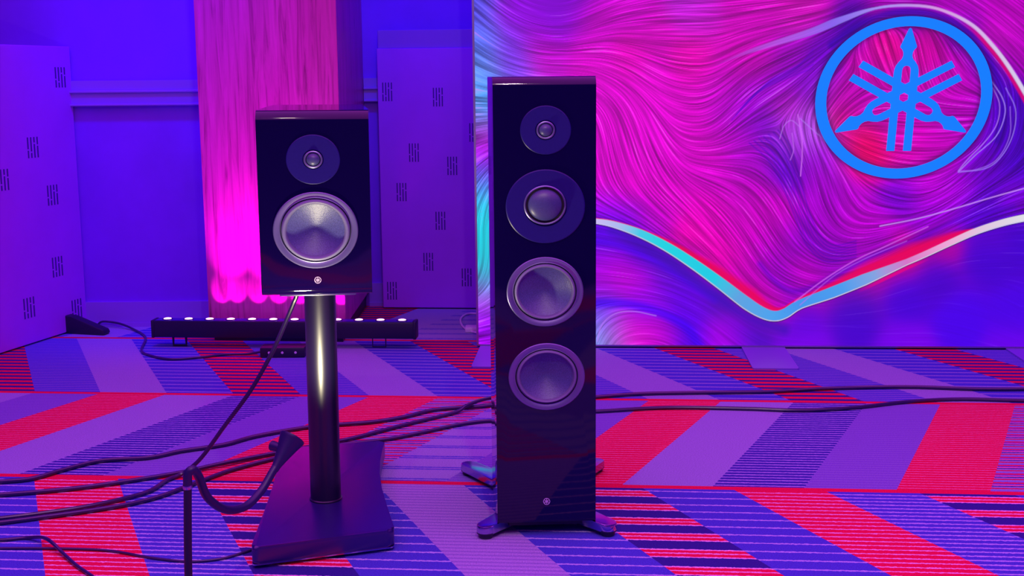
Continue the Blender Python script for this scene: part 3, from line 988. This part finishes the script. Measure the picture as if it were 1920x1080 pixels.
def woofer(parent, cx, cz, y, r, zs, rs_, rc):
    """r outer trim, rs_ outer edge of the rubber surround, rc cone radius"""
    t = obj('woofer_trim', lathe(bmesh.new(), [(r, 0.001), (r, -0.0030), (r - 0.0016, -0.0044), (r - 0.004, -0.0046), (rs_ + 0.004, -0.0010), (rs_ + 0.002, -0.0016), (rs_, 0.004)], cx, cz, y, zs), M['ringmetal'], parent)
    mid, hw = (rs_ + rc) / 2, (rs_ - rc) / 2 - 0.0008
    prof = [(rs_ - 0.0005, 0.005)] + [(mid + hw * math.cos(math.pi * k / 12), 0.002 - 0.0095 * math.sin(math.pi * k / 12)) for k in range(13)] + [(rc - 0.001, 0.004)]
    obj('surround', lathe(bmesh.new(), prof, cx, cz, y, zs), M['rubber'], t)
    dp = rc * 0.40
    prof = [(rc, 0.0025)] + [(rc * k / 12, 0.003 + dp * (1 - (k / 12) ** 1.35)) for k in range(11, 0, -1)] + [(0, 0.003 + dp * 0.985)]
    obj('cone', lathe(bmesh.new(), prof, cx, cz, y, zs), M['cone'], t)
    obj('shadow_gap', lathe(bmesh.new(), [(rs_ + 0.001, 0.0045), (rc * 0.9, 0.03), (0, 0.034)], cx, cz, y, zs, 48), M['gap'], t)


def cut_holes(cab, holes, y, zs_default=1.0):
    """sink real openings for the concave cones into the cabinet front"""
    for i, (cx, cz, r, zs) in enumerate(holes):
        bm = lathe(bmesh.new(), [(0, -0.05), (r, -0.05), (r, 0.045), (0, 0.045)], cx, cz, y, zs, 48)
        c = obj('cutter', bm, parent=cab.parent)
        md = cab.modifiers.new('opening', 'BOOLEAN')
        md.operation = 'DIFFERENCE'
        md.solver = 'EXACT'
        md.object = c
    bpy.context.view_layer.update()
    dg = bpy.context.evaluated_depsgraph_get()
    me = bpy.data.meshes.new_from_object(cab.evaluated_get(dg))
    for md in list(cab.modifiers):
        c = md.object
        cab.modifiers.remove(md)
        bpy.data.objects.remove(c)
    cab.data = me
    me.polygons.foreach_set('use_smooth', [True] * len(me.polygons))
    me.set_sharp_from_angle(angle=math.radians(25))


def badge(parent, cx, cz, y, r):
    fn = lambda a, b: (cx + a * r, cz + b * r)
    bm = emblem(bmesh.new(), fn, y - 0.0012, y + 0.0005, forks=[0, 2 * math.pi / 3, -2 * math.pi / 3], rin=0.84)
    obj('emblem_badge', bm, M['silver'], parent, smooth=False)


SO, SR = Vector((-0.4482, 2.9148, 0)), rotm(0.1097, 0.0185, 0.0054)
ZB, HT, YF = 0.5733, 0.4034, -0.1349
bs = thing('bookshelf_speaker', 'glossy black two-way bookshelf loudspeaker on a single column stand', 'speaker', SO + SR @ Vector((0, 0, ZB)), SR)
cab = obj('cabinet', cabinet(YF, 0.33, 0, HT, lambda y: 0.241 - 0.034 * max(0, (y - 0.02) / 0.31) ** 1.5, 0.026, 0.016), M['piano'], bs, angle=25)
wz = 0.7176 - ZB
cut_holes(cab, [(0.0007, wz, 0.079, 0.90)], YF)
tweeter(bs, -0.0005, 0.8717 - ZB, YF, 0.058, 0.0150, 0.925)
woofer(bs, 0.0007, wz, YF, 0.0922, 0.91, 0.0755, 0.0625)
badge(bs, 0.002, 0.607 - ZB, YF, 0.0075)

# stand
st = thing('speaker_stand', 'dark metal column stand with a waisted floor plate under the bookshelf speaker', 'speaker stand', SO, SR)
outline = [(-0.151, -0.292), (-0.145, -0.17), (-0.138, -0.04), (-0.133, 0.09), (-0.131, 0.20), (-0.135, 0.31), (-0.146, 0.41),
           (0.147, 0.452), (0.138, 0.37), (0.131, 0.27), (0.129, 0.17), (0.133, 0.06), (0.143, -0.06), (0.159, -0.221)]


def rounded(pts, corners, r=0.018, seg=5):
    out = []
    n = len(pts)
    for i, p in enumerate(pts):
        if i not in corners:
            out.append(p)
            continue
        p = Vector(p)
        a = (Vector(pts[i - 1]) - p).normalized()
        b = (Vector(pts[(i + 1) % n]) - p).normalized()
        for k in range(seg + 1):
            t = k / seg
            out.append(tuple((p + a * r) * (1 - t) ** 2 + p * 2 * t * (1 - t) + (p + b * r) * t ** 2))
    return out


outl = rounded([tuple(p) for p in outline], {0, 6, 7, 13})
ctr = Vector((0.0, 0.07))
obj('base_plate', prism(bmesh.new(), outl, 0.013, 0.0547, 0.009, 4), M['stand'], st)
obj('base_trim', prism(bmesh.new(), [tuple(Vector(p) + (Vector(p) - ctr).normalized() * 0.0012) for p in outl], 0.0125, 0.0152), M['chrome'], st, smooth=False)
for x, y in ((-0.125, -0.262), (0.130, -0.205), (0.120, 0.42), (-0.118, 0.385)):
    drop = (SO + SR @ Vector((x, y, 0.0))).z
    obj('foot_spike', zlathe(bmesh.new(), [(0, -drop + 0.0005), (0.008, -drop + 0.0005), (0.008, -drop + 0.004), (0.005, -drop + 0.006), (0.005, 0.014), (0, 0.014)], x, y, 16), M['chrome'], st)
obj('column', zlathe(bmesh.new(), [(0, 0.054), (0.036, 0.054), (0.036, ZB - 0.010), (0, ZB - 0.010)], 0, 0, 64), M['column'], st)
obj('column_collar', zlathe(bmesh.new(), [(0.0355, 0.054), (0.0385, 0.0545), (0.0385, 0.058), (0.0362, 0.060)], 0, 0, 64), M['column'], st)
obj('top_plate', newbox(-0.085, 0.085, -0.09, 0.12, ZB - 0.010, ZB - 0.0005, 0.002, 2), M['stand'], st)

# tower
TO, TR = Vector((0.0745, 2.797, 0)), rotm(0.05, 0, 0)
tw = thing('tower_speaker', 'tall glossy black three-way floorstanding loudspeaker on splayed outrigger feet', 'speaker', TO, TR)
TZ0, TZ1 = 0.032, 1.0418
tcab = obj('cabinet', cabinet(0, 0.40, TZ0, TZ1, lambda y: 0.2255 + 0.003 * min(1, y / 0.05) - 0.05 * max(0, (y - 0.30) / 0.10) ** 1.5, 0.024, 0.006), M['piano'], tw, angle=25)
cut_holes(tcab, [(0.0, 0.5688, 0.0715, 0.92), (0.0016, 0.3753, 0.0715, 0.90)], 0)
tweeter(tw, 0.002, 0.926, 0, 0.0558, 0.0150, 0.952)
mp_ = obj('midrange_plate', lathe(bmesh.new(), [(0.0875, 0.001), (0.0875, -0.0025), (0.0855, -0.0040), (0.048, -0.0020), (0.045, 0.002), (0, 0.004)], 0.0006, 0.7593, 0, 0.93), M['satin'], tw)
obj('midrange_ring', lathe(bmesh.new(), [(0.0465, 0.001), (0.0465, -0.0055), (0.0445, -0.0068), (0.0425, -0.0055), (0.041, 0.002)], -0.0006, 0.7625, 0, 0.93), M['ringmetal'], mp_)
obj('midrange_gap', lathe(bmesh.new(), [(0.0415, 0.002), (0.0415, -0.0030), (0.037, -0.0030), (0.037, 0.002)], -0.0006, 0.7625, 0, 0.93), M['gap'], mp_)
obj('midrange_dome', lathe(bmesh.new(), [(0.0378, 0.002), (0.0372, -0.004)] + [(0.0372 * math.cos(math.pi / 2 * k / 10), -0.004 - 0.016 * math.sin(math.pi / 2 * k / 10)) for k in range(1, 10)] + [(0, -0.020)], -0.0006, 0.7625, 0, 0.93), M['dome'], mp_)
woofer(tw, -0.001, 0.5688, 0, 0.0855, 0.915, 0.0690, 0.0590)
woofer(tw, 0.0016, 0.3753, 0, 0.0860, 0.895, 0.0690, 0.0590)
badge(tw, 0.0001, 0.0826, 0, 0.0078)
obj('plinth', newbox(-0.085, 0.085, 0.03, 0.36, 0.016, TZ0 + 0.001), M['blackplastic'], tw, smooth=False)


def outrigger(x0, y0, x1, y1):
    a, b = Vector((x0, y0)), Vector((x1, y1))
    d = (b - a).normalized()
    n = Vector((-d.y, d.x))
    pts = []
    for t, w in ((0.0, 0.030), (0.35, 0.026), (0.7, 0.0225), (1.0, 0.021)):
        pts.append(a + (b - a) * t + n * w)
    for k in range(1, 8):
        th = math.pi * k / 8
        pts.append(b + n * 0.021 * math.cos(th) + d * 0.021 * math.sin(th))
    for t, w in ((1.0, 0.021), (0.7, 0.0225), (0.35, 0.026), (0.0, 0.030)):
        pts.append(a + (b - a) * t - n * w)
    o = obj('outrigger_foot', prism(bmesh.new(), [tuple(p) for p in pts], 0.012, 0.031, 0.003, 2), M['chrome'], tw)
    obj('foot_pad', zlathe(bmesh.new(), [(0, 0.0002), (0.015, 0.0002), (0.017, 0.003), (0.017, 0.010), (0.012, 0.0125), (0, 0.0125)], b.x, b.y, 24), M['blackplastic'], o)
    obj('edge_skirt', prism(bmesh.new(), [tuple(p - d * 0.0005) for p in pts], 0.0105, 0.0255), M['blackplastic'], o, smooth=False)


outrigger(-0.085, 0.075, -0.140, 0.002)
outrigger(0.085, 0.075, 0.140, -0.004)
outrigger(-0.085, 0.34, -0.170, 0.835 - 0.36)
outrigger(0.085, 0.34, 0.170, 0.475)

# ------------------------------------------------------------------ gooseneck lamp in front of the stand
gl = thing('gooseneck_lamp', 'black gooseneck spot lamp with a cone head bent over the stand base', 'lamp', (-0.622, 2.3, 0))
G = Vector((-0.622, 2.3, 0))
lp = [Vector(p) - G for p in ((-0.612, 2.3, 0.288), (-0.6105, 2.3, 0.312), (-0.602, 2.305, 0.3195), (-0.597, 2.325, 0.300), (-0.592, 2.365, 0.245), (-0.571, 2.42, 0.201), (-0.543, 2.47, 0.190),
                              (-0.518, 2.51, 0.209), (-0.497, 2.54, 0.243), (-0.489, 2.55, 0.254))]
obj('gooseneck', tube(bmesh.new(), lp, 0.0085, 14, 10), M['lampblack'], gl)
obj('post', tube(bmesh.new(), [(0, 0, 0.010), (0.0035, 0, 0.15), (0.010, 0, 0.292)], 0.0076, 16, 6), M['blackplastic'], gl)
obj('post_collar', zlathe(bmesh.new(), [(0.0088, 0.284), (0.0092, 0.286), (0.0092, 0.290), (0.0088, 0.292)], 0.0097, 0, 20), M['chrome'], gl)
obj('weight_base', zlathe(bmesh.new(), [(0, 0), (0.085, 0), (0.088, 0.003), (0.085, 0.010), (0.012, 0.013), (0, 0.013)], 0, 0, 40), M['blackplastic'], gl)
hd0, hd1 = Vector((-0.491, 2.548, 0.2515)), Vector((-0.463, 2.585, 0.300))
ax = (hd1 - hd0)
HL = ax.length
bm = zlathe(bmesh.new(), [(0.0085, -0.012), (0.0095, 0.0), (0.0145, HL * 0.3), (0.020, HL * 0.6), (0.0262, HL * 0.9), (0.0275, HL * 0.95), (0.0275, HL), (0.0250, HL), (0.0235, HL * 0.78), (0, HL * 0.77)], 0, 0, 36)
hrot = ax.to_track_quat('Z', 'Y').to_matrix().to_4x4()
bmesh.ops.transform(bm, matrix=Matrix.Translation(hd0 - G) @ hrot, verts=bm.verts)
head = obj('lamp_head', bm, M['lampblack'], gl)
bm = zlathe(bmesh.new(), [(0.0215, HL * 0.775), (0.0205, HL * 0.80), (0, HL * 0.81)], 0, 0, 28)
bmesh.ops.transform(bm, matrix=Matrix.Translation(hd0 - G) @ hrot, verts=bm.verts)
obj('lamp_glass', bm, M['lampglass'], head)
kn = hd0 - G + ax * 0.55
bm = bmesh.new()
tube(bm, [kn + Vector((-0.010, 0.0, 0.004)), kn + Vector((-0.030, 0.012, 0.006))], [0.009, 0.011], 16, smooth=False)
obj('tilt_knob', bm, M['lampblack'], head)
spot('lamp_spot', hd1 + ax.normalized() * 0.006, (-0.452, 2.785, 0.76), 15.0, (1.0, 0.88, 0.54), 140, 0.5, 0.02)


# ------------------------------------------------------------------ cables
def cable(label, pts, r, material=None, name='speaker_cable', cat='cable', group=None):
    o = obj(name, tube(bmesh.new(), [(p[0], p[1], p[2] if len(p) > 2 else r + 0.0005) for p in pts], r, 10, 8), material or M['cable'])
    return tag(o, label, cat, group)


cable('long black cable crossing the carpet behind the stand and tower', [(-1.42, 3.19), (-1.348, 3.217), (-1.273, 3.241), (-1.215, 3.318), (-1.139, 3.397), (-1.014, 3.423), (-0.94, 3.482), (-0.832, 3.542), (-0.757, 3.627), (-0.619, 3.72), (-0.53, 3.746),
       (-0.427, 3.773), (-0.334, 3.831), (-0.256, 3.905), (-0.173, 3.934), (-0.106, 3.945), (-0.063, 3.965), (0.031, 4.007), (0.153, 4.03), (0.27, 4.054), (0.419, 4.09), (0.596, 4.098), (0.844, 4.102), (1.046, 4.138),
       (1.317, 4.149), (1.535, 4.111), (1.709, 4.105), (1.95, 4.12)], 0.0062)
cable('black cable looping up beside the tower, then snaking right', [(-1.42, 3.09), (-1.318, 3.108), (-1.206, 3.134), (-1.107, 3.166), (-0.999, 3.219), (-0.889, 3.284), (-0.80, 3.345, 0.010), (-0.70, 3.43, 0.007), (-0.60, 3.50), (-0.471, 3.595), (-0.327, 3.739),
       (-0.187, 3.87), (-0.15, 3.91, 0.018), (-0.107, 3.962, 0.022), (-0.073, 4.015, 0.016), (-0.045, 3.995, 0.022), (-0.005, 3.95, 0.020), (0.045, 3.905), (0.14, 3.875), (0.258, 3.873), (0.485, 3.91), (0.734, 3.888), (0.895, 3.862), (1.069, 3.888), (1.257, 3.954), (1.437, 3.981), (1.648, 3.953), (1.95, 3.93)], 0.0060)
cable('black cable passing under the stand plate rear to the tower back', [(-1.36, 2.86), (-1.235, 2.899), (-1.113, 2.948), (-1.034, 2.984), (-0.956, 3.028), (-0.893, 3.087), (-0.847, 3.160), (-0.774, 3.281), (-0.72, 3.345), (-0.668, 3.397), (-0.609, 3.462), (-0.495, 3.531), (-0.373, 3.580), (-0.272, 3.650), (-0.165, 3.734), (-0.077, 3.773),
       (-0.036, 3.747), (0.02, 3.66), (0.05, 3.45)], 0.0058)
cable('black cable hanging from the bookshelf speaker down to the carpet', [(-0.5303, 3.11, 0.60), (-0.536, 3.13, 0.517), (-0.545, 3.132, 0.490), (-0.569, 3.14, 0.439), (-0.61, 3.16, 0.357), (-0.674, 3.19, 0.253), (-0.754, 3.22, 0.149), (-0.821, 3.25, 0.061), (-0.862, 3.262, 0.022),
       (-0.888, 3.255, 0.0075), (-0.910, 3.216, 0.0070), (-0.930, 3.130, 0.0070), (-0.978, 3.072, 0.0070), (-1.045, 3.018, 0.0070), (-1.119, 2.978, 0.0070), (-1.241, 2.930, 0.0070), (-1.36, 2.90, 0.007)], 0.0056)
cable('thin black cord curling across the carpet near the lamp post', [(-1.30, 2.795), (-1.19, 2.790), (-1.123, 2.804), (-1.075, 2.772, 0.017), (-1.04, 2.735, 0.019), (-0.999, 2.692, 0.008), (-0.948, 2.628), (-0.883, 2.552), (-0.82, 2.46)], 0.0042, name='thin_cord')
cable('thin black cord running straight to the stand plate front corner', [(-1.30, 2.735), (-1.176, 2.742), (-1.04, 2.738), (-0.913, 2.722), (-0.805, 2.677), (-0.735, 2.655), (-0.690, 2.652), (-0.640, 2.668), (-0.600, 2.705), (-0.575, 2.735)], 0.0030, name='thin_cord')
cable('black power cord from the slotted board to the LED bar', [(-1.795, 5.352), (-1.775, 5.352, 0.012), (-1.748, 5.350, 0.028), (-1.68, 5.34, 0.022), (-1.60, 5.28, 0.008), (-1.501, 5.113), (-1.445, 4.86), (-1.38, 4.760), (-1.288, 4.695), (-1.175, 4.727), (-1.10, 4.772), (-1.02, 4.775), (-0.962, 4.765, 0.015)], 0.0048, name='mains_lead')
wc = cable('white power cord looping out from the lit backdrop edge', [(-0.095, 5.50), (-0.16, 5.577), (-0.203, 5.566), (-0.224, 5.454), (-0.214, 5.309), (-0.185, 5.20), (-0.15, 5.15), (-0.10, 5.13)], 0.0045, M['whitecable'], 'mains_lead')
obj('connector', newbox(-0.196, -0.140, 5.170, 5.235, 0.0, 0.022, 0.005, 2), M['whitecable'], wc)
